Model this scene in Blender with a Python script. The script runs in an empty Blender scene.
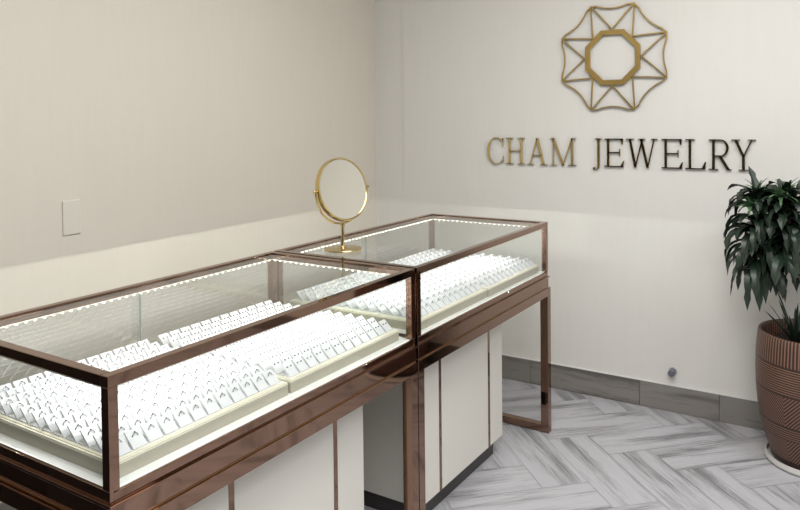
import bpy, bmesh, math, random
from mathutils import Vector, Matrix

random.seed(7)
PI = math.pi
scene = bpy.context.scene
COL = scene.collection

# ------------------------------------------------------------------ camera
FPX, YAW, PY, CAMZ, PITCH, ROLL = 725.1, .5685, 133.3, 1.508, .0245, -.0108
cam_d = bpy.data.cameras.new('camera')
cam = bpy.data.objects.new('camera', cam_d)
COL.objects.link(cam)
Rv = Vector((math.cos(YAW), math.sin(YAW), 0))
Fv = Vector((-math.sin(YAW), math.cos(YAW), 0))
Uv = Vector((0, 0, 1))
F2 = Fv * math.cos(PITCH) - Uv * math.sin(PITCH)
U2 = Uv * math.cos(PITCH) + Fv * math.sin(PITCH)
R3 = Rv * math.cos(ROLL) + U2 * math.sin(ROLL)
U3 = U2 * math.cos(ROLL) - Rv * math.sin(ROLL)
m = Matrix.Identity(4)
for i in range(3):
    m[i][0], m[i][1], m[i][2] = R3[i], U3[i], -F2[i]
m.translation = Vector((0, 0, CAMZ))
cam.matrix_world = m
cam_d.sensor_width = 36
cam_d.lens = FPX / 800 * 36
cam_d.shift_y = -(255 - PY) / 800
cam_d.clip_start = .02
scene.camera = cam

# ------------------------------------------------------------------ world, exposure, ceiling lights
w = bpy.data.worlds.new('world')
scene.world = w
w.use_nodes = True
w.node_tree.nodes['Background'].inputs[0].default_value = (.9, .95, 1, 1)
w.node_tree.nodes['Background'].inputs[1].default_value = .3
scene.view_settings.view_transform = 'Standard'
scene.view_settings.look = 'None'
scene.view_settings.exposure = 0.2
scene.view_settings.gamma = 1
scene.view_settings.use_curve_mapping = False
scene.cycles.max_bounces = 10
scene.cycles.transparent_max_bounces = 24
scene.cycles.sample_clamp_indirect = 6
scene.cycles.caustics_reflective = False
scene.cycles.caustics_refractive = False
scene.cycles.use_denoising = True


def area_light(name, loc, sx, sy, power, color, parent=None, rot=(0, 0, 0), spread=180):
    d = bpy.data.lights.new(name, 'AREA')
    d.shape = 'RECTANGLE'
    d.size, d.size_y = sx, sy
    d.energy = power
    d.color = color
    d.spread = math.radians(spread)
    o = bpy.data.objects.new(name, d)
    COL.objects.link(o)
    o.location = loc
    o.rotation_euler = rot
    o.parent = parent
    return o


LIGHT_A, LIGHT_B, LIGHT_C = 41, 50, 34
area_light('ceiling_light', (-.55, 1.9, 2.84), 1.3, 1.3, LIGHT_A, (1, .97, .93))
area_light('ceiling_light', (.3, .1, 2.84), 1.3, 1.0, LIGHT_B, (.96, .98, 1))
area_light('ceiling_light', (1.2, 2.0, 2.84), 1.2, 1.2, LIGHT_C, (.93, .97, 1))


# ------------------------------------------------------------------ materials
def new_mat(name):
    mt = bpy.data.materials.new(name)
    mt.use_nodes = True
    nt = mt.node_tree
    return mt, nt, nt.nodes['Principled BSDF']


def N(nt, t, **kw):
    n = nt.nodes.new(t)
    for k, v in kw.items():
        if k.startswith('_'):
            setattr(n, k[1:], v)
        else:
            n.inputs[k].default_value = v
    return n


def simple(name, col, rough=.5, metal=0., coat=0., noise=0., nscale=20., bump=0.):
    mt, nt, b = new_mat(name)
    b.inputs['Roughness'].default_value = rough
    b.inputs['Metallic'].default_value = metal
    b.inputs['Coat Weight'].default_value = coat
    tc = N(nt, 'ShaderNodeTexCoord')
    no = N(nt, 'ShaderNodeTexNoise', Scale=nscale, Detail=4.)
    nt.links.new(tc.outputs['Object'], no.inputs['Vector'])
    rp = N(nt, 'ShaderNodeMapRange')
    rp.inputs['To Min'].default_value = 1 - noise
    rp.inputs['To Max'].default_value = 1 + noise
    nt.links.new(no.outputs['Fac'], rp.inputs['Value'])
    mx = N(nt, 'ShaderNodeVectorMath', _operation='MULTIPLY')
    mx.inputs[0].default_value = col
    nt.links.new(rp.outputs[0], mx.inputs[1])
    nt.links.new(mx.outputs[0], b.inputs['Base Color'])
    if bump:
        bp = N(nt, 'ShaderNodeBump', Strength=bump, Distance=.002)
        nt.links.new(no.outputs['Fac'], bp.inputs['Height'])
        nt.links.new(bp.outputs[0], b.inputs['Normal'])
    return mt


def glass_mat(name, gain, floor_):
    mt, nt, b = new_mat(name)
    nt.nodes.remove(b)
    out = nt.nodes['Material Output']
    tr = N(nt, 'ShaderNodeBsdfTransparent', Color=(.982, .992, .985, 1))
    gl = N(nt, 'ShaderNodeBsdfGlossy', Roughness=.0)
    fr = N(nt, 'ShaderNodeFresnel', IOR=1.5)
    ge = N(nt, 'ShaderNodeNewGeometry')
    inv = N(nt, 'ShaderNodeMath', _operation='SUBTRACT')
    inv.inputs[0].default_value = 1
    nt.links.new(ge.outputs['Backfacing'], inv.inputs[1])
    mu = N(nt, 'ShaderNodeMath', _operation='MULTIPLY')
    nt.links.new(fr.outputs[0], mu.inputs[0])
    nt.links.new(inv.outputs[0], mu.inputs[1])
    mu2 = N(nt, 'ShaderNodeMath', _operation='MULTIPLY', _use_clamp=True)
    nt.links.new(mu.outputs[0], mu2.inputs[0])
    mu2.inputs[1].default_value = gain
    ad = N(nt, 'ShaderNodeMath', _operation='MULTIPLY_ADD', _use_clamp=True)
    nt.links.new(inv.outputs[0], ad.inputs[0])
    ad.inputs[1].default_value = floor_
    nt.links.new(mu2.outputs[0], ad.inputs[2])
    mx = N(nt, 'ShaderNodeMixShader')
    nt.links.new(ad.outputs[0], mx.inputs[0])
    nt.links.new(tr.outputs[0], mx.inputs[1])
    nt.links.new(gl.outputs[0], mx.inputs[2])
    nt.links.new(mx.outputs[0], out.inputs['Surface'])
    return mt


def emit(name, col, s):
    mt, nt, b = new_mat(name)
    b.inputs['Base Color'].default_value = (*col, 1)
    b.inputs['Emission Color'].default_value = (*col, 1)
    b.inputs['Emission Strength'].default_value = s
    return mt


def wall_mat(name, col):
    mt, nt, b = new_mat(name)
    b.inputs['Roughness'].default_value = .55
    tc = N(nt, 'ShaderNodeTexCoord')
    n1 = N(nt, 'ShaderNodeTexNoise', Scale=1.4, Detail=5., Roughness=.6)
    mp = N(nt, 'ShaderNodeMapping')
    mp.inputs['Scale'].default_value = (26, 26, 2.5)
    nt.links.new(tc.outputs['Object'], mp.inputs[0])
    nt.links.new(tc.outputs['Object'], n1.inputs['Vector'])
    n2 = N(nt, 'ShaderNodeTexNoise', Scale=1.6, Detail=3.)
    nt.links.new(mp.outputs[0], n2.inputs['Vector'])
    ad = N(nt, 'ShaderNodeMath', _operation='ADD')
    nt.links.new(n1.outputs['Fac'], ad.inputs[0])
    nt.links.new(n2.outputs['Fac'], ad.inputs[1])
    rp = N(nt, 'ShaderNodeMapRange')
    rp.inputs['From Max'].default_value = 2
    rp.inputs['To Min'].default_value = .955
    rp.inputs['To Max'].default_value = 1.045
    nt.links.new(ad.outputs[0], rp.inputs['Value'])
    mx = N(nt, 'ShaderNodeVectorMath', _operation='MULTIPLY')
    mx.inputs[0].default_value = col
    nt.links.new(rp.outputs[0], mx.inputs[1])
    nt.links.new(mx.outputs[0], b.inputs['Base Color'])
    bp = N(nt, 'ShaderNodeBump', Strength=.12, Distance=.002)
    nt.links.new(n2.outputs['Fac'], bp.inputs['Height'])
    nt.links.new(bp.outputs[0], b.inputs['Normal'])
    return mt


def plank_mat(name, dark, light, rough=.38, su=5., sv=60.):
    """streaky wood-look tile, running along U of the tile's own UVs"""
    mt, nt, b = new_mat(name)
    b.inputs['Roughness'].default_value = rough
    uv = N(nt, 'ShaderNodeUVMap')
    mp = N(nt, 'ShaderNodeMapping')
    mp.inputs['Scale'].default_value = (su, sv, 1)
    nt.links.new(uv.outputs[0], mp.inputs[0])
    # warp
    n0 = N(nt, 'ShaderNodeTexNoise', Scale=3.5, Detail=2.)
    nt.links.new(uv.outputs[0], n0.inputs['Vector'])
    sc = N(nt, 'ShaderNodeVectorMath', _operation='SCALE')
    sc.inputs['Scale'].default_value = 2.4
    nt.links.new(n0.outputs['Color'], sc.inputs[0])
    ad = N(nt, 'ShaderNodeVectorMath', _operation='ADD')
    nt.links.new(mp.outputs[0], ad.inputs[0])
    nt.links.new(sc.outputs[0], ad.inputs[1])
    n1 = N(nt, 'ShaderNodeTexNoise', Scale=1., Detail=11., Roughness=.74)
    nt.links.new(ad.outputs[0], n1.inputs['Vector'])
    mp2 = N(nt, 'ShaderNodeMapping')
    mp2.inputs['Scale'].default_value = (1.2, 11, 1)
    nt.links.new(uv.outputs[0], mp2.inputs[0])
    n2 = N(nt, 'ShaderNodeTexNoise', Scale=1.3, Detail=3.)
    nt.links.new(mp2.outputs[0], n2.inputs['Vector'])
    a2 = N(nt, 'ShaderNodeMath', _operation='ADD')
    nt.links.new(n1.outputs['Fac'], a2.inputs[0])
    nt.links.new(n2.outputs['Fac'], a2.inputs[1])
    cr = N(nt, 'ShaderNodeValToRGB')
    el = cr.color_ramp.elements
    rr = N(nt, 'ShaderNodeMapRange')
    rr.inputs['From Min'].default_value = .80
    rr.inputs['From Max'].default_value = 1.2
    nt.links.new(a2.outputs[0], rr.inputs['Value'])
    nt.links.new(rr.outputs[0], cr.inputs[0])
    el[0].position, el[0].color = .0, (*dark, 1)
    el[1].position, el[1].color = .62, (*light, 1)
    mid = cr.color_ramp.elements.new(.3)
    mid.color = (*[(a * .45 + c * .55) for a, c in zip(dark, light)], 1)
    nt.links.new(cr.outputs[0], b.inputs['Base Color'])
    return mt


def pot_mat():
    """dark brown glaze with incised copper lines: bands of vertical, horizontal and slanting strokes"""
    mt, nt, b = new_mat('etched_brown_ceramic')
    b.inputs['Roughness'].default_value = .45
    b.inputs['Metallic'].default_value = .1
    uv = N(nt, 'ShaderNodeUVMap')          # U metres round the pot, V height in metres
    sp = N(nt, 'ShaderNodeSeparateXYZ')
    nt.links.new(uv.outputs[0], sp.inputs[0])

    def mth(op, a, c, clamp=False):
        n = N(nt, 'ShaderNodeMath', _operation=op, _use_clamp=clamp)
        for k, x in enumerate((a, c)):
            if x is None:
                continue
            if isinstance(x, (int, float)):
                n.inputs[k].default_value = x
            else:
                nt.links.new(x, n.inputs[k])
        return n.outputs[0]
    U, V = sp.outputs[0], sp.outputs[1]

    def stripes(x, period):
        s = mth('SINE', mth('MULTIPLY', x, 2 * PI / period), None)
        return mth('GREATER_THAN', s, .4)
    vert = stripes(U, .0125)
    hor = stripes(V, .0100)
    # slant flips direction in blocks round the pot
    blk = mth('GREATER_THAN', mth('SINE', mth('MULTIPLY', U, 2 * PI / .34), None), 0)
    sgn = mth('SUBTRACT', mth('MULTIPLY', blk, 2.), 1.)
    sl = stripes(mth('ADD', mth('MULTIPLY', U, sgn), mth('MULTIPLY', V, .8)), .0125)

    def band(lo, hi):
        return mth('MULTIPLY', mth('GREATER_THAN', V, lo), mth('LESS_THAN', V, hi))
    tot = None
    for pat, lo, hi in ((vert, .455, .60), (hor, .335, .45), (sl, .205, .33), (hor, .15, .20), (sl, .045, .145)):
        t = mth('MULTIPLY', pat, band(lo, hi))
        tot = t if tot is None else mth('ADD', tot, t)
    mx = N(nt, 'ShaderNodeMix', _data_type='RGBA')
    nt.links.new(tot, mx.inputs[0])
    mx.inputs[6].default_value = (.038, .020, .014, 1)
    mx.inputs[7].default_value = (.25, .13, .088, 1)
    nt.links.new(mx.outputs[2], b.inputs['Base Color'])
    bp = N(nt, 'ShaderNodeBump', Strength=.5, Distance=.002)
    nt.links.new(tot, bp.inputs['Height'])
    nt.links.new(bp.outputs[0], b.inputs['Normal'])
    return mt


M = {
    'wall_left': wall_mat('cream_wallpaper', (.70, .655, .575)),
    'wall_back': wall_mat('offwhite_wallpaper', (.735, .72, .68)),
    'ceiling': simple('white_ceiling_paint', (.85, .84, .82), .8),
    'dark_panel': simple('dark_reflection_wood', (.016, .011, .009), .8, noise=.3, nscale=6),  # for the unseen pieces added to darken reflections
    'floor': plank_mat('grey_wood_look_tile', (.19, .185, .195), (.455, .45, .475), .4, 5., 170.),
    'base_tile': plank_mat('dark_grey_wood_look_tile', (.12, .11, .10), (.235, .22, .20), .4, 4., 40.),
    'grout': simple('grey_brown_grout', (.27, .24, .23), .9),
    'caulk': simple('white_caulk', (.7, .7, .68), .8),
    'bronze': simple('polished_bronze_steel', (.29, .18, .132), .045, 1., noise=.08, nscale=8),
    'white_deck': simple('gloss_white_deck', (.88, .88, .87), .2, coat=.4),
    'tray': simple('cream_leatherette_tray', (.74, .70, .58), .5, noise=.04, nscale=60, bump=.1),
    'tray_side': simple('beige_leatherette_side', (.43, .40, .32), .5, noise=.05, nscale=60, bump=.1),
    'tab': simple('white_leatherette_tab', (.58, .59, .615), .5, noise=.02, nscale=150),
    'glass': glass_mat('clear_glass', 1.3, 0.),
    'glass_door': glass_mat('reflective_door_glass', 2., .22),
    'glass_edge': simple('green_glass_edge', (.14, .19, .17), .15),
    'led': emit('led_bead', (1, .96, .88), 5),
    'led_strip': simple('led_tape', (.7, .65, .55), .5),
    'cabinet': simple('satin_ivory_panel', (.70, .675, .62), .35, noise=.02, nscale=3),
    'plinth': simple('black_plinth', (.03, .026, .024), .3),
    'gold': simple('polished_gold', (.62, .48, .22), .12, 1., noise=.05, nscale=10),
    'gold_satin': simple('satin_gold', (.70, .49, .18), .3, 1., noise=.05, nscale=10),
    'spacer': simple('dull_brass_spacer', (.34, .2, .09), .3, 1.),
    'mirror': simple('mirror_silver', (.72, .69, .62), .01, 1.),
    'silver': simple('silver_jewellery', (.42, .43, .47), .22, 1.),
    'stone': simple('clear_stone', (.22, .23, .28), .08, .6),
    'pot': pot_mat(),
    'soil': simple('dark_soil', (.035, .025, .02), .95, noise=.5, nscale=60, bump=.8),
    'saucer': simple('pale_saucer', (.62, .60, .56), .35),
    'leaf': simple('dark_green_leaf', (.010, .022, .012), .42, noise=.4, nscale=14, coat=.05),
    'leaf_new': simple('fresh_green_leaf', (.09, .17, .08), .38, noise=.3, nscale=14),
    'bark': simple('grey_brown_bark', (.19, .14, .10), .85, noise=.4, nscale=40, bump=.6),
    'plate': simple('painted_wall_plate', (.70, .665, .59), .4),
    'steel': simple('grey_steel_cap', (.20, .20, .25), .3, .8),
    'rubber': simple('pale_rubber', (.45, .45, .45), .6),
}


# ------------------------------------------------------------------ mesh helpers
def box(bm, x0, x1, y0, y1, z0, z1, bev=0.):
    r = bmesh.ops.create_cube(bm, size=1)
    for v in r['verts']:
        v.co = Vector(((x0 + x1) / 2 + v.co.x * abs(x1 - x0), (y0 + y1) / 2 + v.co.y * abs(y1 - y0),
                       (z0 + z1) / 2 + v.co.z * abs(z1 - z0)))
    if bev:
        es = list({e for v in r['verts'] for e in v.link_edges})
        bmesh.ops.bevel(bm, geom=es, offset=bev, segments=2, affect='EDGES', profile=.6)


def tube(bm, pts, rad, n=12, closed=False, caps=True):
    """round tube through pts; rad is a number or a list"""
    pts = [Vector(p) for p in pts]
    k = len(pts)
    rads = rad if isinstance(rad, (list, tuple)) else [rad] * k
    rings = []
    ref = None
    for i, p in enumerate(pts):
        if closed:
            t = (pts[(i + 1) % k] - pts[i - 1]).normalized()
        else:
            t = (pts[min(i + 1, k - 1)] - pts[max(i - 1, 0)]).normalized()
        if ref is None:
            ref = t.orthogonal().normalized()
        ref = (ref - t * ref.dot(t)).normalized()
        bi = t.cross(ref)
        rings.append([bm.verts.new(p + (ref * math.cos(a) + bi * math.sin(a)) * rads[i])
                      for a in [2 * PI * j / n for j in range(n)]])
    rng = range(k) if closed else range(k - 1)
    for i in rng:
        a, b_ = rings[i], rings[(i + 1) % k]
        for j in range(n):
            bm.faces.new((a[j], a[(j + 1) % n], b_[(j + 1) % n], b_[j]))
    if not closed and caps:
        bm.faces.new(rings[0][::-1])
        bm.faces.new(rings[-1])


def lathe(bm, prof, n=48, center=(0, 0, 0), uv=False):
    cx, cy, cz = center
    uvl = bm.loops.layers.uv.verify() if uv else None
    rings = []
    for r, z in prof:
        rings.append([bm.verts.new((cx + r * math.cos(2 * PI * j / n), cy + r * math.sin(2 * PI * j / n), cz + z))
                      for j in range(n)])
    for i in range(len(prof) - 1):
        for j in range(n):
            f = bm.faces.new((rings[i][j], rings[i][(j + 1) % n], rings[i + 1][(j + 1) % n], rings[i + 1][j]))
            if uv:
                for lp, (jj, ii) in zip(f.loops, ((j, i), (j + 1, i), (j + 1, i + 1), (j, i + 1))):
                    lp[uvl].uv = (jj / n * 2 * PI * .2, prof[ii][1])
    if prof[0][0] > 1e-5:
        bm.faces.new(rings[0][::-1])
    if prof[-1][0] > 1e-5:
        bm.faces.new(rings[-1])


def prism(bm, poly, d0, d1, mp):
    """extrude a 2-D polygon; mp(a, b, d) gives the 3-D point"""
    lo = [bm.verts.new(mp(a, b_, d0)) for a, b_ in poly]
    hi = [bm.verts.new(mp(a, b_, d1)) for a, b_ in poly]
    n = len(poly)
    bm.faces.new(lo[::-1])
    bm.faces.new(hi)
    for i in range(n):
        bm.faces.new((lo[i], lo[(i + 1) % n], hi[(i + 1) % n], hi[i]))


def make_mesh(name, bm, mat, smooth=False):
    bmesh.ops.recalc_face_normals(bm, faces=bm.faces)
    me = bpy.data.meshes.new(name)
    bm.to_mesh(me)
    bm.free()
    for mm in (mat if isinstance(mat, (list, tuple)) else [mat]):
        me.materials.append(mm)
    if smooth:
        me.shade_smooth()
        if hasattr(me, 'set_sharp_from_angle'):
            me.set_sharp_from_angle(angle=math.radians(35))
    return me


def obj(name, bm, mat, parent=None, smooth=False, loc=None):
    """bm is in world metres; the object's origin is put at the parent's base or loc"""
    org = Vector(loc) if loc is not None else (Vector(parent['_org']) if parent and '_org' in parent else Vector((0, 0, 0)))
    bmesh.ops.translate(bm, verts=bm.verts, vec=-org)
    me = make_mesh(name, bm, mat, smooth)
    o = bpy.data.objects.new(name, me)
    COL.objects.link(o)
    if parent:
        o.parent = parent
        o['_org'] = tuple(org)
    else:
        o.location = org
    return o


def tag(o, label, cat, group=None, kind=None):
    o['label'] = label
    o['category'] = cat
    if group:
        o['group'] = group
    if kind:
        o['kind'] = kind
    return o


def thing(name, label, cat, loc, group=None):
    o = bpy.data.objects.new(name, None)
    o.empty_display_size = .05
    COL.objects.link(o)
    o.location = loc
    o['_org'] = tuple(loc)
    return tag(o, label, cat, group)


def struct(name, bm, mat, smooth=False):
    o = obj(name, bm, mat, None, smooth)
    o['kind'] = 'structure'
    return o


NEW = bmesh.new

# ------------------------------------------------------------------ room shell
XL, XR, YB, YF, ZC = -2.605, 2.7, 3.787, -.75, 2.9

b = NEW(); box(b, XL - .1, XL, YF - .1, YB + .1, -.1, ZC + .1); struct('wall_left', b, M['wall_left'])
b = NEW(); box(b, -2.395, XR + .1, YB, YB + .1, -.1, ZC + .1)
box(b, XL, -2.395, YB + .005, YB + .1, -.1, ZC + .1); struct('wall_back', b, M['wall_back'])
b = NEW(); box(b, XR, XR + .1, YF - .1, YB, -.1, ZC + .1); struct('wall_right', b, M['wall_left'])
b = NEW(); box(b, XL, XR, YF - .1, YF, -.1, ZC + .1); struct('wall_front', b, M['wall_back'])
b = NEW(); box(b, XL, XR, YF, YB + .012, ZC, ZC + .1); struct('ceiling', b, M['ceiling'])
b = NEW(); box(b, XL, XR, YF, YF + .03, 0, 2.0, .004); struct('reflection_panel', b, M['dark_panel'])  # dark panel added behind the camera, for bronze and letters to reflect

# herringbone floor
PW, PL, K = .2, .6, 3
b = NEW()
uvl = b.loops.layers.uv.verify()
U0, V0 = .568, -2.90


def plank(u0, v0, du, dv):
    g = .0015
    q = [(u0 + g, v0 + g), (u0 + du - g, v0 + g), (u0 + du - g, v0 + dv - g), (u0 + g, v0 + dv - g)]
    pts = [((u + v) * .70711, (u - v) * .70711) for u, v in q]
    cx, cy = sum(p[0] for p in pts) / 4, sum(p[1] for p in pts) / 4
    if cx < XL - .5 or cx > XR + .5 or cy < YF - .5 or cy > YB + .5:
        return
    vs = [b.verts.new((x, y, 0)) for x, y in pts]
    f = b.faces.new(vs)
    ru, rv = random.uniform(0, 40), random.uniform(0, 40)
    for lp, (u, v) in zip(f.loops, q):
        a, c = (u - u0, v - v0) if du > dv else (v - v0, u - u0)
        lp[uvl].uv = (ru + a, rv + c)


for r in range(-40, 40):
    for t in range(-8, 9):
        off = t * 2 * K * PW
        plank(U0 + r * PW + off, V0 + r * PW, PL, PW)
        plank(U0 + (r + K) * PW + off, V0 + (r - K + 1) * PW, PW, PL)
for co, no in (((XL, 0, 0), (-1, 0, 0)), ((XR, 0, 0), (1, 0, 0)), ((0, YF, 0), (0, -1, 0)), ((0, YB, 0), (0, 1, 0))):
    bmesh.ops.bisect_plane(b, geom=b.verts[:] + b.edges[:] + b.faces[:], plane_co=co, plane_no=no, clear_outer=True)
nf = len(b.faces)
for f in b.faces:
    f.normal_update()
    if f.normal.z < 0:
        f.normal_flip()
me = bpy.data.meshes.new('floor')
for f in b.faces:
    f.material_index = 0
box(b, XL, XR, YF, YB, -.1, -.0015)
b.faces.ensure_lookup_table()
for f in b.faces[nf:]:
    f.material_index = 1
b.to_mesh(me)
b.free()
me.materials.append(M['floor'])
me.materials.append(M['grout'])
fo = bpy.data.objects.new('floor', me)
COL.objects.link(fo)
fo['kind'] = 'structure'


# skirting of cut tiles
def skirting(name, pieces, axis):
    b = NEW()
    uvl = b.loops.layers.uv.verify()
    for a0, a1 in pieces:
        n0 = len(b.faces)
        if axis == 'x':
            box(b, a0 + .001, a1 - .001, YB - .011, YB, 0, .132, .001)
        else:
            box(b, XL, XL + .011, a0 + .001, a1 - .001, 0, .132, .001)
        b.faces.ensure_lookup_table()
        ru = random.uniform(0, 30)
        for f in b.faces[n0:]:
            for lp in f.loops:
                co = lp.vert.co
                lp[uvl].uv = (ru + (co.x if axis == 'x' else co.y), ru + co.z)
    o = struct(name, b, M['base_tile'])
    return o


skirting('baseboard_back', [(-2.59, -2.165), (-2.165, -1.565), (-1.565, -.965), (-.965, -.583), (-.583, .017), (.017, .617), (.617, 1.217), (1.217, 1.817), (1.817, 2.7)], 'x')
skirting('baseboard_left', [(YF + .03 + .6 * k, min(YF + .03 + .6 * (k + 1), YB - .012)) for k in range(8)], 'y')
b = NEW()
box(b, XL + .011, XR, YB - .009, YB, .132, .136)
struct('trim_2', b, M['caulk'])

# ------------------------------------------------------------------ tables and showcases
XF, XB = -1.25, -1.885     # glass-case front (towards the shop) and back
TABLES = [(.866, 2.042), (2.046, 3.258)]
CASES = [(.879, 2.039), (2.053, 3.241)]


def table(y0, y1, label):
    t = thing('display_table', label, 'table', ((XF + XB) / 2, (y0 + y1) / 2, 0), 'bronze display tables')
    s = .038
    xa, xb = XB - .004, XF + .006
    b = NEW()
    z0, z1 = .652, .690
    box(b, xb - s, xb, y0, y1, z0, z1, .0015)
    box(b, xa, xa + s, y0, y1, z0, z1, .0015)
    box(b, xa + s, xb - s, y0, y0 + s, z0, z1, .0015)
    box(b, xa + s, xb - s, y1 - s, y1, z0, z1, .0015)
    obj('table_frame', b, M['bronze'], t)
    for yy in (y0, y1 - s):
        for xx in (xa, xb - s):
            b = NEW(); box(b, xx, xx + s, yy, yy + s, 0, z0, .0015); obj('leg', b, M['bronze'], t)
        b = NEW(); box(b, xa + s, xb - s, yy, yy + s, .004, .036, .0015); obj('foot_rail', b, M['bronze'], t)
    return t


table(*TABLES[0], 'polished bronze open-frame table under the nearer glass showcase')
table(*TABLES[1], 'polished bronze open-frame table under the farther glass showcase, by the sign wall')

ZD = .768   # deck level in the case


def showcase(y0, y1, label, split):
    t = thing('glass_showcase', label, 'display case', ((XF + XB) / 2, (y0 + y1) / 2, .694), 'bronze framed glass showcases')
    s = .023
    # shallow box base with its overhanging lip
    b = NEW()
    box(b, XB, XF + .002, y0, y1, .694, .738, .0015)
    obj('base_box', b, M['bronze'], t)
    b = NEW(); box(b, XB + .004, XF + .001, y0 + .002, y1 - .002, .690, .694); obj('spacer', b, M['spacer'], t)
    b = NEW(); box(b, XB - .003, XF + .007, y0 - .005, y1 + .005, .738, .744, .001); obj('base_lip', b, M['bronze'], t)
    b = NEW()
    box(b, XB + .001, XF - .001, y0 + .001, y0 + .010, .744, ZD, .001)
    box(b, XB + .001, XF - .001, y1 - .010, y1 - .001, .744, ZD, .001)
    box(b, XF - .010, XF - .001, y0 + .010, y1 - .010, .744, ZD - .003, .001)
    box(b, XB + .001, XB + .010, y0 + .010, y1 - .010, .744, ZD, .001)
    obj('bottom_frame', b, M['bronze'], t)
    b = NEW(); box(b, XB + .010, XF - .010, y0 + .010, y1 - .010, .744, ZD, .003); obj('deck', b, M['white_deck'], t)
    for xx in (XB, XF - s):
        for yy in (y0, y1 - s):
            b = NEW(); box(b, xx, xx + s, yy, yy + s, ZD, 1 - s, .0012); obj('post', b, M['bronze'], t)
    b = NEW()
    box(b, XB, XB + s, y0, y1, 1 - s, 1, .0012)
    box(b, XF - s, XF, y0, y1, 1 - s, 1, .0012)
    box(b, XB + s, XF - s, y0, y0 + s, 1 - s, 1, .0012)
    box(b, XB + s, XF - s, y1 - s, y1, 1 - s, 1, .0012)
    obj('top_frame', b, M['bronze'], t)
    # glazing
    g0, g1 = .009, .014
    e = s
    b = NEW(); box(b, XB + e, XF - e, y0 + e, y1 - e, .990, .996); obj('top_glass', b, M['glass'], t)
    b = NEW(); box(b, XF - g1, XF - g0, y0 + e, y1 - e, ZD, 1 - s); obj('front_glass', b, M['glass'], t)
    for ya, yb in ((y0 + g0, y0 + g1), (y1 - g1, y1 - g0)):
        b = NEW(); box(b, XB + e, XF - e, ya, yb, ZD, 1 - s); obj('end_glass', b, M['glass'], t)
    b = NEW(); box(b, XB + .012, XB + .017, y0 + e, split + .012, ZD, 1 - s)
    d = obj('sliding_door', b, M['glass_door'], t)
    b = NEW(); box(b, XB + .0115, XB + .0175, split + .012, split + .015, ZD, 1 - s)
    obj('door_edge', b, M['glass_edge'], d)
    b = NEW(); box(b, XB + .004, XB + .009, split - .012, y1 - e, ZD, 1 - s)
    obj('sliding_door', b, M['glass_door'], t)
    # led profile under each top bar: a thin channel, beads along its inner edge, and the light they give
    zt = 1 - s
    runs = [((XB + .002, y0 + e, XB + .0225, y1 - e), 'y', 1), ((XF - .0225, y0 + e, XF - .002, y1 - e), 'y', -1),
            ((XB + e, y1 - .0225, XF - e, y1 - .002), 'x', -1), ((XB + e, y0 + .002, XF - e, y0 + .0225), 'x', 1)]
    for (ax, ay, bx_, by), d_, sg in runs:
        b = NEW(); box(b, ax, bx_, ay, by, zt - .003, zt)
        st = obj('led_strip', b, M['led_strip'], t)
        ln = (by - ay) if d_ == 'y' else (bx_ - ax)
        n = int(ln / .0255)
        b = NEW()
        for k in range(n):
            c = (k + .5) / n * ln
            if d_ == 'y':
                x, y = (bx_ - .0018 if sg > 0 else ax + .0018), ay + c
            else:
                x, y = ax + c, (by - .0018 if sg > 0 else ay + .0018)
            box(b, x - .0021, x + .0021, y - .0021, y + .0021, zt - .0062, zt - .003)
        obj('led_beads', b, M['led'], st)
        ox, oy, oz = t['_org']
        cx_, cy_ = (ax + bx_) / 2, (ay + by) / 2
        area_light('led_light', (cx_ - ox, cy_ - oy, zt - .0045 - oz), (bx_ - ax) * .5 if d_ == 'y' else ln, ln if d_ == 'y' else (by - ay) * .5,
                   LED_W * ln, (1, .98, .94), t)
        # sideways share of the light, kept low under the channel
        if d_ == 'y':
            area_light('led_light', ((ax + .002 if sg > 0 else bx_ - .002) - ox, cy_ - oy, zt - .0038 - oz), .0012, ln, LED_S * ln, (1, .98, .94), t,
                       (0, -PI / 2 * sg, 0), 118)
        else:
            area_light('led_light', (cx_ - ox, (ay + .002 if sg > 0 else by - .002) - oy, zt - .0038 - oz), ln, .0012, LED_S * ln, (1, .98, .94), t,
                       (PI / 2 * sg, 0, 0), 118)
    return t


LED_W, LED_S = .15, 2.7
showcase(*CASES[0], 'glass jewellery showcase with bronze frame, the nearer one cut by the left edge', 1.42)
showcase(*CASES[1], 'glass jewellery showcase with bronze frame, the farther one carrying the round mirror', 2.62)


# ------------------------------------------------------------------ storage cabinets under the tables
def cabinet(y0, y1, s1, s2, label):
    xf, xb = -1.352, -1.80
    t = thing('storage_cabinet', label, 'cabinet', ((xf + xb) / 2, (y0 + y1) / 2, 0), 'ivory cabinets under the tables')
    b = NEW(); box(b, xb, xf, y0, y1, .078, .648, .002); obj('body', b, M['cabinet'], t)
    b = NEW(); box(b, xb + .03, xf - .03, y0 + .03, y1 - .03, 0, .078); obj('plinth', b, M['plinth'], t)
    for sy in (s1, s2):
        b = NEW(); box(b, xf - .002, xf + .0035, sy - .009, sy + .009, .079, .647, .001); obj('metal_strip', b, M['bronze'], t)
    e = .002
    for ya, yb in ((y0 + e, s1 - .010), (s1 + .010, s2 - .010), (s2 + .010, y1 - e)):
        b = NEW(); box(b, xf - .001, xf + .003, ya, yb, .080, .646, .0012); obj('panel', b, M['cabinet'], t)
    return t


cabinet(1.135, 1.875, 1.298, 1.728, 'ivory panelled cabinet with bronze strips under the nearer table')
cabinet(2.225, 2.935, 2.375, 2.800, 'ivory panelled cabinet with bronze strips under the farther table')

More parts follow.
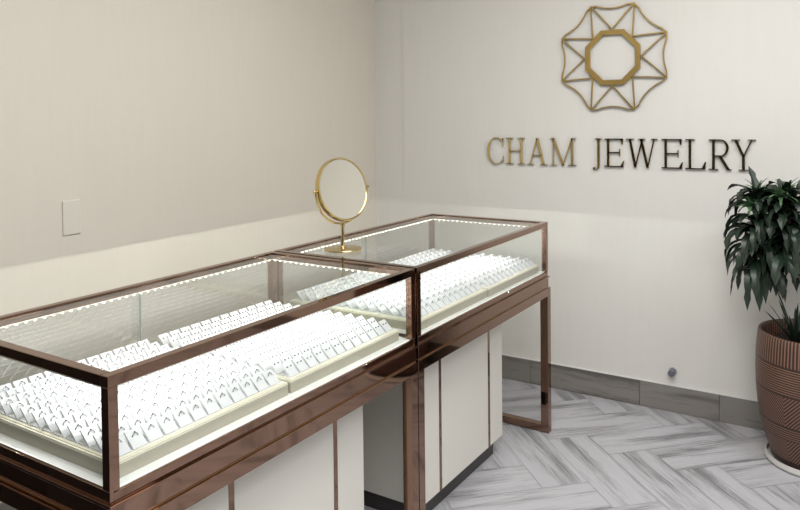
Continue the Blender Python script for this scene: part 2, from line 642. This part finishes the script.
# ------------------------------------------------------------------ jewellery trays
TRAYS = [(.916, 1.446, -1.285, 'nearest'), (1.456, 1.992, -1.285, 'second nearest'),
         (2.100, 2.642, -1.279, 'third nearest'), (2.652, 3.190, -1.276, 'farthest')]
TL = ['cream leatherette tray nearest the camera, filled with tabs holding rings',
      'cream leatherette tray of earring studs at the far end of the nearer showcase',
      'cream leatherette tray in the farther showcase, on its side next to the mirror',
      'cream leatherette tray in the farther showcase, nearest the sign wall']
NR, NC = 12, 12
TD = .575
tabs = []
for ti, (y0, y1, xf, nm) in enumerate(TRAYS):
    xb = xf - TD
    z0 = ZD
    t = thing('jewellery_tray', TL[ti], 'tray', ((xb + xf) / 2, (y0 + y1) / 2, z0), 'cream jewellery trays')
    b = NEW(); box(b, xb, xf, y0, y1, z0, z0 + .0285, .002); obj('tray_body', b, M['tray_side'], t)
    b = NEW()
    for m0, m1, h0, h1 in ((0, .007, .0285, .0315), (.001, .006, .0315, .0350)):
        box(b, xf - m1, xf - m0, y0 + m0, y1 - m0, z0 + h0, z0 + h1, .0012)
        box(b, xb + m0, xb + m1, y0 + m0, y1 - m0, z0 + h0, z0 + h1, .0012)
        box(b, xb + m1, xf - m1, y0 + m0, y0 + m1, z0 + h0, z0 + h1, .0012)
        box(b, xb + m1, xf - m1, y1 - m1, y1 - m0, z0 + h0, z0 + h1, .0012)
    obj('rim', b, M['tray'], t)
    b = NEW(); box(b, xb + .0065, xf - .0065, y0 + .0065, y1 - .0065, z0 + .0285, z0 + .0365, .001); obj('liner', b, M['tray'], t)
    px, py = (TD - .024) / NR, (y1 - y0 - .024) / NC
    for r in range(NR):
        for c in range(NC):
            x = xf - .014 - r * px
            y = y0 + .012 + (c + .5) * py
            d = Vector((x, y, ZD)).dot(F2)
            tabs.append((d, x, y, ZD + .0366, ti, r, c))
tabs.sort()


def tab_bm(b, x, y, z):
    """leatherette flap leaning back from its foot plate; front face slopes up and away"""
    w = .0190
    prof = [(0, 0), (0, .003), (-.0035, .0045), (-.0255, .0300), (-.0275, .0308), (-.0295, .0298), (-.0150, .0050), (-.0400, .0040), (-.0400, 0)]
    # split: foot plate + flap so polygons stay convex
    foot = [(0, 0), (0, .0026), (-.0395, .0026), (-.0395, 0)]
    flap = [(-.0015, .0026), (-.0310, .0296), (-.0328, .0305), (-.0348, .0298), (-.0355, .0282), (-.0085, .0026)]
    prism(b, foot, y - w, y + w, lambda a, c, d_: (x + a, d_, z + c))
    prism(b, flap, y - w * .93, y + w * .93, lambda a, c, d_: (x + a, d_, z + c))


b = NEW(); tab_bm(b, 0, 0, 0)
tab_me = make_mesh('ring_tab', b, M['tab'])

# the flap's slope direction and outward normal, for what sits on it
TS = Vector((-.0295, 0, .0270)).normalized()
TN = Vector((TS.z, 0, -TS.x))
TR = (TN * .55 + TS * .83).normalized()     # rings lean out of the slot this way


def flap_pt(t, n):
    return Vector((-.0015, 0, .0026)) + TS * t + TN * n


def ring_bm(b, org, part):
    c = org + flap_pt(.0245, .0010)
    R = .0074
    Yv = Vector((0, 1, 0))
    if part == 'band':
        pts = [c + TR * (R * math.sin(a)) + Yv * (R * math.cos(a)) for a in [PI * k / 12 for k in range(13)]]
        tube(b, pts, .0010, 6)
    else:
        s = bmesh.ops.create_icosphere(b, subdivisions=1, radius=.0023)
        for v in s['verts']:
            v.co = v.co + c + TR * (R + .0012)


b = NEW(); ring_bm(b, Vector(), 'band'); band_me = make_mesh('ring', b, M['silver'], True)
b = NEW(); ring_bm(b, Vector(), 'stone'); stone_me = make_mesh('stone', b, M['stone'])


def stud_bm(b, org):
    s = bmesh.ops.create_icosphere(b, subdivisions=2, radius=.0024)
    c = org + flap_pt(.0270, .0012)
    for v in s['verts']:
        v.co = v.co + c
    tube(b, [c + TN * -.0005, c + TN * -.004], .0004, 5)


b = NEW(); stud_bm(b, Vector()); stud_me = make_mesh('stud_earring', b, M['stone'], True)

ORD = ['first', 'second', 'third', 'fourth', 'fifth', 'sixth', 'seventh', 'eighth', 'ninth', 'tenth', 'eleventh', 'twelfth']


def where(ti, r, c):
    return '%s tray, %s row from front, %s from near end' % (TRAYS[ti][3], ORD[r], ORD[c])


def copy_obj(me, name, loc):
    o = bpy.data.objects.new(name, me)
    o.location = loc
    COL.objects.link(o)
    return o


rest = NEW()
proto = None
for i, (d, x, y, z, ti, r, c) in enumerate(tabs):
    if i < 300:
        if proto is None:
            proto = copy_obj(tab_me, 'ring_tab', (x, y, z)) 
            o = proto
        else:
            o = proto.copy()
            COL.objects.link(o)
            o.location = (x, y, z)
        tag(o, 'white tab in ' + where(ti, r, c), 'jewellery tab', 'white tabs in the trays')
    else:
        tab_bm(rest, x, y, z)
o = obj('ring_tab', rest, M['tab'], None)
tag(o, 'rows of white tabs filling the two trays of the farther showcase', 'jewellery tabs', 'white tabs in the trays', 'stuff')

nr = 0
rest_b, rest_s = NEW(), NEW()
rproto = sproto = eproto = None
for (d, x, y, z, ti, r, c) in tabs:
    if ti == 1:
        for sgn in (-1, 1):
            if eproto is None:
                eproto = copy_obj(stud_me, 'stud_earring', (x, y + sgn * .0075, z))
                e = eproto
            else:
                e = eproto.copy(); COL.objects.link(e); e.location = (x, y + sgn * .0075, z)
            tag(e, '%s stud on tab, stud tray, %s row from front, %s from near end' % ('nearer' if sgn < 0 else 'farther', ORD[r], ORD[c]),
                'earring', 'studs in the earring tray')
        continue
    if nr < 300:
        if rproto is None:
            rproto = copy_obj(band_me, 'finger_ring', (x, y, z))
            sproto = copy_obj(stone_me, 'stone', (0, 0, 0))
            sproto.parent = rproto
            o = rproto
        else:
            o = rproto.copy(); COL.objects.link(o); o.location = (x, y, z)
            s = sproto.copy(); COL.objects.link(s); s.parent = o
        tag(o, 'silver ring in ' + where(ti, r, c), 'ring', 'silver rings in the trays')
        nr += 1
    else:
        ring_bm(rest_b, Vector((x, y, z)), 'band')
        ring_bm(rest_s, Vector((x, y, z)), 'stone')
rb = obj('finger_ring', rest_b, M['silver'], None, True)
tag(rb, 'silver rings on the tabs toward the far end of the farther showcase', 'rings', 'silver rings in the trays', 'stuff')
rs = obj('stone', rest_s, M['stone'], rb)

# ------------------------------------------------------------------ vanity mirror on the farther case
MC = Vector((-1.668, 2.198, 1.0002))
t = thing('vanity_mirror', 'round gold tabletop mirror standing on the farther showcase', 'mirror', MC)
b = NEW()
lathe(b, [(0, 0), (.0715, 0), (.073, .0015), (.073, .004), (.0715, .0058), (.02, .0075), (.011, .010), (.009, .016), (.0, .016)][0:9], 64, MC)
obj('base', b, M['gold'], t, True)
HC = MC + Vector((0, 0, .2300))
b = NEW()
lathe(b, [(.0062, .012), (.0062, .088), (.0085, .090), (.0085, .0975), (0, .098)], 24, MC)
obj('pole', b, M['gold'], t, True)
side = (Rv * .69 + Fv * .72)          # horizontal pivot axis of the head
side.z = 0
side.normalize()
nh = side.cross(Vector((0, 0, 1))).normalized()     # horizontal, toward the shop
if nh.dot(-Fv) < 0:
    nh = -nh
tilt = math.radians(13)
nm = nh * math.cos(tilt) + Vector((0, 0, 1)) * math.sin(tilt)
up = Vector((0, 0, 1)) * math.cos(tilt) - nh * math.sin(tilt)
RM = .121


def disc_loft(b, prof, n=72):
    """prof: (radius, offset along the mirror normal)"""
    rings = []
    for r, h in prof:
        rings.append([b.verts.new(HC + (side * math.cos(2 * PI * j / n) + up * math.sin(2 * PI * j / n)) * r + nm * h) for j in range(n)])
    for i in range(len(prof) - 1):
        for j in range(n):
            b.faces.new((rings[i][j], rings[i][(j + 1) % n], rings[i + 1][(j + 1) % n], rings[i + 1][j]))
    return rings


b = NEW()
rr = disc_loft(b, [(RM - .007, .0085), (RM - .004, .0105), (RM, .0105), (RM + .001, .008), (RM + .001, -.008), (RM, -.0105), (RM - .004, -.0105), (RM - .007, -.0085)])
n = 72
for j in range(n):
    b.faces.new((rr[-1][j], rr[-1][(j + 1) % n], rr[0][(j + 1) % n], rr[0][j]))
hd = obj('mirror_rim', b, M['gold'], t, True)
for s_ in (1, -1):
    b = NEW()
    rr = disc_loft(b, [(RM - .0068, .0082 * s_), (RM - .0068, .001 * s_)])
    b.faces.new(rr[0]); b.faces.new(rr[1][::-1])
    obj('mirror_glass', b, M['mirror'], hd)
b = NEW()
RY = RM + .0085
pts = [HC + side * (RY * math.cos(a)) + Vector((0, 0, 1)) * (RY * math.sin(a)) for a in [PI + PI * k / 40 for k in range(41)]]
tube(b, pts, .0042, 12)
obj('yoke', b, M['gold'], t, True)
for s_ in (1, -1):
    b = NEW()
    p = HC + side * (RM * s_)
    tube(b, [p, p + side * (.006 * s_), p + side * (.0155 * s_), p + side * (.018 * s_)], [.004, .004, .0058, .0045], 16)
    obj('pivot_knob', b, M['gold'], t, True)

# ------------------------------------------------------------------ sign letters
ZB, ZT = 1.2295, 1.3765
YL0, YL1 = YB - .016, YB - .006


def letter(name, x0, x1, polys, label, drop=0):
    b = NEW()
    H = ZT - ZB
    W = x1 - x0
    for poly in polys(W / H):
        prism(b, poly, YL0, YL1, lambda a, c, d_: (x0 + a * H, d_, ZB + c * H))
        # stand-off pins hold it to the wall
    pin = polys(W / H)[0]
    cx = sum(p[0] for p in pin) / len(pin); cz = sum(p[1] for p in pin) / len(pin)
    tube(b, [(x0 + cx * H, YL1 - .001, ZB + cz * H), (x0 + cx * H, YB, ZB + cz * H)], .0012, 8)
    o = obj('sign_letter', b, M['gold'], None, loc=((x0 + x1) / 2, YB, ZB))
    tag(o, label, 'letter', 'gold letters of the wall sign')


T, S = .082, .036     # thick and thin strokes (fractions of cap height)
SE = .026


def serif(cx, z, hw):
    return [(cx - hw, z), (cx + hw, z), (cx + hw, z + SE), (cx - hw, z + SE)]


def stem(cx, w=T, lo=0, hi=1):
    return [(cx - w / 2, lo), (cx + w / 2, lo), (cx + w / 2, hi), (cx - w / 2, hi)]


def bar(x0, x1, z, h=S):
    return [(x0, z), (x1, z), (x1, z + h), (x0, z + h)]


def slant(xa, za, xb, zb, w):
    return [(xa - w / 2, za), (xa + w / 2, za), (xb + w / 2, zb), (xb - w / 2, zb)]


def arc(cx, cz, rx, rz, a0, a1, w_fn, n=24):
    out = []
    for k in range(n):
        q = []
        for a in (a0 + (a1 - a0) * k / n, a0 + (a1 - a0) * (k + 1) / n):
            q.append((a, w_fn(a)))
        (A, wa), (B, wb) = q
        out.append([(cx + rx * math.cos(A), cz + rz * math.sin(A)), (cx + rx * math.cos(B), cz + rz * math.sin(B)),
                    (cx + (rx - wb) * math.cos(B), cz + (rz - wb * .7) * math.sin(B)),
                    (cx + (rx - wa) * math.cos(A), cz + (rz - wa * .7) * math.sin(A))])
    return out


def L_C(w):
    cx = w * .56
    rad = lambda d_: math.radians(d_)
    o = arc(cx, .5, w * .56, .52, rad(48), rad(312), lambda a: S + (T - S + .01) * abs(math.cos(a)) ** 1.3 * (1 if math.cos(a) < 0 else .2), 40)
    o.append([(w * .93, .66), (w * .97, .66), (w * .99, .98), (w * .94, .98)])
    o.append([(w * .93, .90), (w * .97, .86), (w * .99, .98), (w * .80, .97)])
    o.append([(w * .96, .06), (w, .06), (w * .99, .30), (w * .955, .30)])
    return o


def L_H(w):
    a, c = .16, w - .16
    return [stem(a), stem(c), bar(a, c, .49), serif(a, 0, .15), serif(a, 1 - SE, .15), serif(c, 0, .15), serif(c, 1 - SE, .15)]


def L_A(w):
    m_ = w * .5
    return [slant(w - .15, 0, m_, 1, T * 1.15), slant(.13, 0, m_ - .01, .97, S * 1.2), bar(w * .27, w * .73, .34),
            serif(.13, 0, .13), serif(w - .14, 0, .14)]


def L_M(w):
    m_ = w * .5
    return [stem(w - .15, T), stem(.13, S * 1.1), slant(m_, 0, .13, .99, T), slant(m_, 0, w - .15, .99, S * 1.2),
            serif(.13, 0, .13), serif(w - .15, 0, .15), bar(0, .17, 1 - SE, SE), bar(w - .17, w, 1 - SE, SE)]


def L_J(w):
    cx = w - .125
    o = [stem(cx, T, .02, 1), serif(cx, 1 - SE, .125)]
    o += arc(cx - .10, .03, .141, .15, -PI * .62, 0, lambda a: .03 + .05 * max(0, math.cos(a)), 14)
    o.append([(cx - .20, -.12), (cx - .13, -.12), (cx - .12, -.03), (cx - .20, -.03)])
    return o


def L_E(w):
    a = .14
    return [stem(a), bar(0, w * .93, 1 - S, S), bar(0, w * .97, 0, S), bar(a, w * .78, .49, S),
            [(w * .90, .80), (w * .94, .80), (w * .95, 1), (w * .80, 1)], [(w * .80, 0), (w * .96, 0), (w, .22), (w * .95, .22)],
            [(w * .76, .38), (w * .80, .38), (w * .80, .64), (w * .76, .64)]]


def L_W(w):
    a, m_, c = .13, w * .5, w - .11
    p, q = w * .30, w * .69
    return [slant(p, 0, a, 1, T), slant(p, 0, m_ + .02, 1, S * 1.2), slant(q, 0, m_ - .02, 1, T), slant(q, 0, c, 1, S * 1.2),
            serif(a, 1 - SE, .13), serif(m_, 1 - SE, .12), serif(c, 1 - SE, .11)]


def L_L(w):
    a = .15
    return [stem(a), bar(0, w * .97, 0, S), serif(a, 1 - SE, .15), [(w * .78, 0), (w * .96, 0), (w, .25), (w * .95, .25)]]


def L_R(w):
    a = .15
    o = [stem(a), serif(a, 0, .15), bar(0, w * .55, 1 - S, S), bar(a, w * .55, .44, S)]
    o += arc(w * .52, .72, w * .36, .28, -PI / 2, PI / 2, lambda t_: S + (T - S) * abs(math.cos(t_)), 20)
    o.append([(w * .42, .46), (w * .56, .46), (w * .95, 0), (w * .80, 0)])
    o.append(bar(w * .82, w, 0, SE))
    return o


def L_Y(w):
    m_ = w * .5
    return [stem(m_, T, 0, .48), slant(m_, .44, .13, 1, T), slant(m_, .44, w - .12, 1, S * 1.3), serif(m_, 0, .15),
            serif(.13, 1 - SE, .13), serif(w - .12, 1 - SE, .12)]


for nm_, x0, x1, fn, lab in [
    ('C', -1.818, -1.716, L_C, 'gold metal letter C opening the wall sign'),
    ('H', -1.703, -1.585, L_H, 'gold metal letter H after the C of the wall sign'),
    ('A', -1.574, -1.456, L_A, 'gold metal letter A between H and M of the wall sign'),
    ('M', -1.440, -1.294, L_M, 'gold metal letter M ending the first word of the wall sign'),
    ('J', -1.192, -1.154, L_J, 'gold metal letter J starting the second word, its hook below the line'),
    ('E', -1.142, -1.039, L_E, 'gold metal letter E right after the J of the wall sign'),
    ('W', -1.029, -.872, L_W, 'gold metal letter W of the wall sign, the widest letter'),
    ('E', -.853, -.751, L_E, 'dark-reflecting metal letter E between W and L of the wall sign'),
    ('L', -.740, -.644, L_L, 'dark-reflecting metal letter L of the wall sign'),
    ('R', -.632, -.530, L_R, 'dark-reflecting metal letter R of the wall sign'),
    ('Y', -.531, -.424, L_Y, 'dark-reflecting metal letter Y ending the wall sign above the plant'),
]:
    letter(nm_, x0, x1, fn, lab)

# ------------------------------------------------------------------ emblem above the letters
EC = Vector((-1.098, YB, 1.798))
t = thing('wall_emblem', 'gold octagonal star emblem on the wall above the sign letters', 'sign', EC)


def E3(a, c, d_):
    return (EC.x + a, EC.y - d_, EC.z + c)


b = NEW()
for k in range(8):
    A0, A1 = PI / 8 + k * PI / 4, PI / 8 + (k + 1) * PI / 4
    ro, ri = .1425 / math.cos(PI / 8), .1165 / math.cos(PI / 8)
    prism(b, [(ro * math.cos(A0), ro * math.sin(A0)), (ro * math.cos(A1), ro * math.sin(A1)),
              (ri * math.cos(A1), ri * math.sin(A1)), (ri * math.cos(A0), ri * math.sin(A0))], .006, .020, E3)
for k in range(4):
    A0 = PI / 4 + k * PI / 2
    x, z = EC.x + .139 * math.cos(A0), EC.z + .139 * math.sin(A0)
    tube(b, [(x, YB, z), (x, YB - .007, z)], .0015, 8)
bmesh.ops.remove_doubles(b, verts=b.verts, dist=1e-5)
obj('octagon_ring', b, M['gold_satin'], t)


def strip2(b, pts, wd, d0, d1, closed=False):
    """flat bar of width wd following 2-D points"""
    k = len(pts)
    L_, R_ = [], []
    for i in range(k):
        p = Vector(pts[i])
        pv = Vector(pts[i - 1]) if (i > 0 or closed) else None
        nx = Vector(pts[(i + 1) % k]) if (i < k - 1 or closed) else None
        d1_ = (p - pv).normalized() if pv is not None else (nx - p).normalized()
        d2_ = (nx - p).normalized() if nx is not None else d1_
        n1 = Vector((-d1_.y, d1_.x)); n2 = Vector((-d2_.y, d2_.x))
        mi = (n1 + n2).normalized()
        s_ = wd / 2 / max(.35, mi.dot(n1))
        L_.append(p + mi * s_); R_.append(p - mi * s_)
    rng = range(k) if closed else range(k - 1)
    for i in rng:
        j = (i + 1) % k
        prism(b, [tuple(L_[i]), tuple(L_[j]), tuple(R_[j]), tuple(R_[i])], d0, d1, E3)


for k in range(8):
    ang = k * PI / 4
    ra, h, ro = .146, .1095, .2695
    # cell in a frame whose +y points outwards: two straight legs, short flat shoulders, a sagging outer edge
    loc = [(0, ra), (h, ro), (h - .030, ro + .001)]
    for q in range(1, 12):
        tq = q / 12
        loc.append(((h - .030) * (1 - 2 * tq), ro + .001 - .016 * math.sin(PI * tq) ** .8))
    loc += [(-h + .030, ro + .001), (-h, ro)]
    # the whole emblem hangs turned a degree anticlockwise
    ca, sa = math.cos(ang), math.sin(ang)
    pts = [(x * ca - y * sa, x * sa + y * ca) for x, y in loc]
    b = NEW()
    strip2(b, pts, .0062, .008, .018, True)
    obj('outline_petal', b, M['gold_satin'], t)
    # pin
    c2 = Vector((-sa, ca)) * (ra + .0)
    b = NEW()
    tube(b, [(EC.x + c2.x, YB, EC.z + c2.y), (EC.x + c2.x, YB - .009, EC.z + c2.y)], .0014, 8)
    obj('pin', b, M['gold_satin'], t)

# ------------------------------------------------------------------ small wall fittings
t = thing('pipe_stub', 'small grey round metal stub on the wall just above the skirting', 'wall fitting', (-.803, YB, .2))
b = NEW()
tube(b, [(-.803, YB, .205), (-.803, YB - .003, .205), (-.803, YB - .004, .205)], [.021, .021, .018], 24)
obj('collar', b, M['rubber'], t, True)
b = NEW()
tube(b, [(-.803, YB - .004, .205), (-.803, YB - .040, .205), (-.803, YB - .042, .205), (-.803, YB - .0421, .205)], [.0165, .0165, .0145, .010], 24)
obj('cap', b, M['steel'], t, True)
b = NEW()
box(b, XL, XL + .007, 1.648, 1.724, 1.058, 1.192, .003)
o = obj('wall_plate', b, M['plate'], None, loc=(XL, 1.686, 1.125))
tag(o, 'blank cream wall plate on the left wall', 'wall plate')

# ------------------------------------------------------------------ planter, saucer and plants
PC = Vector((-.172, 3.542, 0))
b = NEW()
lathe(b, [(0, .0), (.176, .0), (.186, .004), (.190, .012), (.187, .030), (.183, .030), (.181, .012), (0, .010)], 72, PC)
o = obj('saucer', b, M['saucer'], None, True, loc=PC)
tag(o, 'pale saucer on the floor under the etched brown planter', 'saucer')
prof = [(0, .012), (.150, .012), (.163, .020), (.176, .06), (.192, .11), (.207, .17), (.218, .24), (.225, .32), (.227, .40), (.225, .47),
        (.220, .53), (.217, .556), (.2145, .562), (.207, .564), (.203, .560), (.200, .55), (.203, .47), (.2, .45)]
t = thing('planter', 'tall rounded brown planter etched with fine line bands, beside the sign wall', 'planter', PC)
b = NEW()
lathe(b, prof, 96, PC, uv=True)
obj('pot', b, M['pot'], t, True)
b = NEW()
lathe(b, [(0, .500), (.10, .502), (.196, .497), (.197, .49), (0, .47)], 48, PC)
for v in b.verts:
    if v.co.z > .496:
        v.co.z += random.uniform(-.006, .006)
obj('soil', b, M['soil'], t, True)


def leaf(b, org, az, elev, length, width, droop, n=8, twist=0.):
    """strap leaf: starts at org heading (az, elev) and arches down under its own weight"""
    p = Vector(org)
    ds = length / n
    e = elev
    rows = []
    for k in range(n + 1):
        tk = k / n
        d_ = Vector((math.cos(az) * math.cos(e), math.sin(az) * math.cos(e), math.sin(e)))
        sd = Vector((-math.sin(az), math.cos(az), 0))
        nn = sd.cross(d_)
        sd2 = sd * math.cos(twist * tk) + nn * math.sin(twist * tk)
        nn2 = sd2.cross(d_)
        wk = width * (.30 + .70 * math.sin(PI * min(1, tk * 1.25 + .06) ** .9)) if tk < .75 else width * (1 - tk) / .25 * .78
        wk = max(wk, .0004)
        rows.append([b.verts.new(p - sd2 * wk / 2 - nn2 * wk * .12), b.verts.new(p + nn2 * wk * .08), b.verts.new(p + sd2 * wk / 2 - nn2 * wk * .12)])
        p = p + d_ * ds
        e = max(-1.45, e - droop / n * (1.0 + .6 * tk))
    for k in range(n):
        for j in (0, 1):
            b.faces.new((rows[k][j], rows[k][j + 1], rows[k + 1][j + 1], rows[k + 1][j]))


def head(cx, cy, cz, r_len, n, hang, parent, rng):
    """one crown of drooping strap leaves on a short length of stem"""
    b = NEW()
    for i in range(n):
        q = i / n
        az = i * 2.39996 + rng.uniform(-.3, .3)
        h0 = cz - hang * (1 - q) + rng.uniform(-.01, .01)
        el = -.1 + 1.25 * q ** 1.3 + rng.uniform(-.2, .2)
        ln = r_len * rng.uniform(.8, 1.15) * (1 - .25 * q)
        org = (cx + .01 * math.cos(az), cy + .01 * math.sin(az), h0)
        if cy + math.sin(az) * ln * .8 > YB - .02:
            ln = min(ln, (YB - .03 - cy) / max(.2, math.sin(az)) * .95)
        leaf(b, org, az, el, ln, rng.uniform(.034, .050), rng.uniform(1.3, 2.9), 8, rng.uniform(-1.1, 1.1))
    o = obj('foliage', b, M['leaf'], parent, True)
    b = NEW()
    for i in range(14):
        az = i * 2.39996
        leaf(b, (cx, cy, cz + .005), az, .55 + .75 * i / 14, r_len * rng.uniform(.35, .5), .017, rng.uniform(.5, 1.1), 6)
    obj('new_leaves', b, M['leaf_new'], parent, True)
    return o


# unseen dark cabinet added by the left wall to darken the metal's reflections
t = thing('reflection_cabinet', 'added dark cabinet out of view, giving the polished metal its dark reflections', 'cabinet', (-2.38, -.14, 0))
b = NEW(); box(b, -2.59, -2.19, -.70, .46, .06, .93, .003); obj('body', b, M['dark_panel'], t)
b = NEW(); box(b, -2.59, -2.17, -.715, .475, .93, .955, .003); obj('top', b, M['dark_panel'], t)
b = NEW(); box(b, -2.57, -2.22, -.67, .43, 0, .06); obj('plinth', b, M['plinth'], t)
for k in range(3):
    ya = -.695 + k * .384
    b = NEW(); box(b, -2.19, -2.174, ya + .003, ya + .381, .075, .92, .002); d = obj('door', b, M['dark_panel'], t)
    b = NEW(); tube(b, [(-2.174, ya + .34, .62), (-2.155, ya + .34, .62), (-2.155, ya + .34, .50), (-2.174, ya + .34, .50)], .004, 8); obj('handle', b, M['bronze'], d)

rng = random.Random(11)
base = PC + Vector((.03, -.01, .495))
t = thing('corn_plant', 'leafy plant with drooping dark green leaves growing in the brown planter', 'plant', base)
heads = [(-.385, 3.45, 1.15, .195, 90, .33), (-.265, 3.40, 1.17, .175, 84, .26), (-.32, 3.55, 1.12, .20, 76, .28),
         (-.06, 3.42, 1.18, .16, 56, .12), (-.13, 3.56, 1.21, .16, 56, .12)]
for hx, hy, hz, rl, nn_, hg in heads:
    head(hx, hy, hz, rl, nn_, hg, t, rng)
for nx_, ny_, nz_ in ((-.405, 3.40, 1.115), (-.285, 3.36, 1.165)):
    b = NEW()
    for i in range(16):
        leaf(b, (nx_, ny_, nz_ - .01), i * 2.39996, -.15 + 1.3 * i / 16, .085, .017, .9, 6)
    obj('new_leaves', b, M['leaf_new'], t, True)
b = NEW()
leaf(b, (-.375, 3.44, 1.13), 2.3, 1.25, .16, .042, .3, 8)
leaf(b, (-.36, 3.44, 1.12), .6, .9, .17, .04, .9, 8)
obj('upright_leaf', b, M['leaf'], t, True)
b = NEW()
tr = [base + Vector((0, 0, -.03)), base + Vector((.005, .005, .12)), base + Vector((-.01, .0, .26)), base + Vector((-.005, -.01, .38))]
tube(b, tr, [.019, .017, .015, .013], 14)
obj('trunk', b, M['bark'], t, True)
for hx, hy, hz, rl, nn_, hg in heads:
    b = NEW()
    s0 = base + Vector((-.005, 0, rng.uniform(.16, .34)))
    e0 = Vector((hx, hy, hz))
    mid1 = s0.lerp(e0, .35) + Vector((0, 0, -.05))
    mid2 = Vector((hx, hy, hz)) + Vector((0, 0, -.18))
    mid2 = mid2.lerp(s0, .12)
    tube(b, [s0, mid1, mid2, e0], [.011, .010, .009, .007], 10)
    obj('branch', b, M['bark'], t, True)

# small spiky plant at the foot of the trunk
c0 = PC + Vector((-.07, -.05, .500))
t = thing('spiky_plant', 'small spiky green plant at the foot of the trunk in the planter', 'plant', c0)
b = NEW()
for i in range(26):
    az = i * 2.39996
    q = i / 26
    ln = rng.uniform(.13, .20) * (1 + .35 * q)
    if math.hypot(c0.x + math.cos(az) * ln * .7 - PC.x, c0.y + math.sin(az) * ln * .7 - PC.y) > .19 and q < .35:
        ln *= .6
    leaf(b, c0 + Vector((0, 0, .004)), az, .65 + .75 * q, ln, .016, .25, 5)
obj('leaves', b, M['leaf'], t, True)
b = NEW()
tube(b, [c0 + Vector((0, 0, -.01)), c0 + Vector((0, 0, .012))], [.010, .007], 10)
obj('stem', b, M['bark'], t, True)

for o in bpy.data.objects:
    if '_org' in o:
        del o['_org']
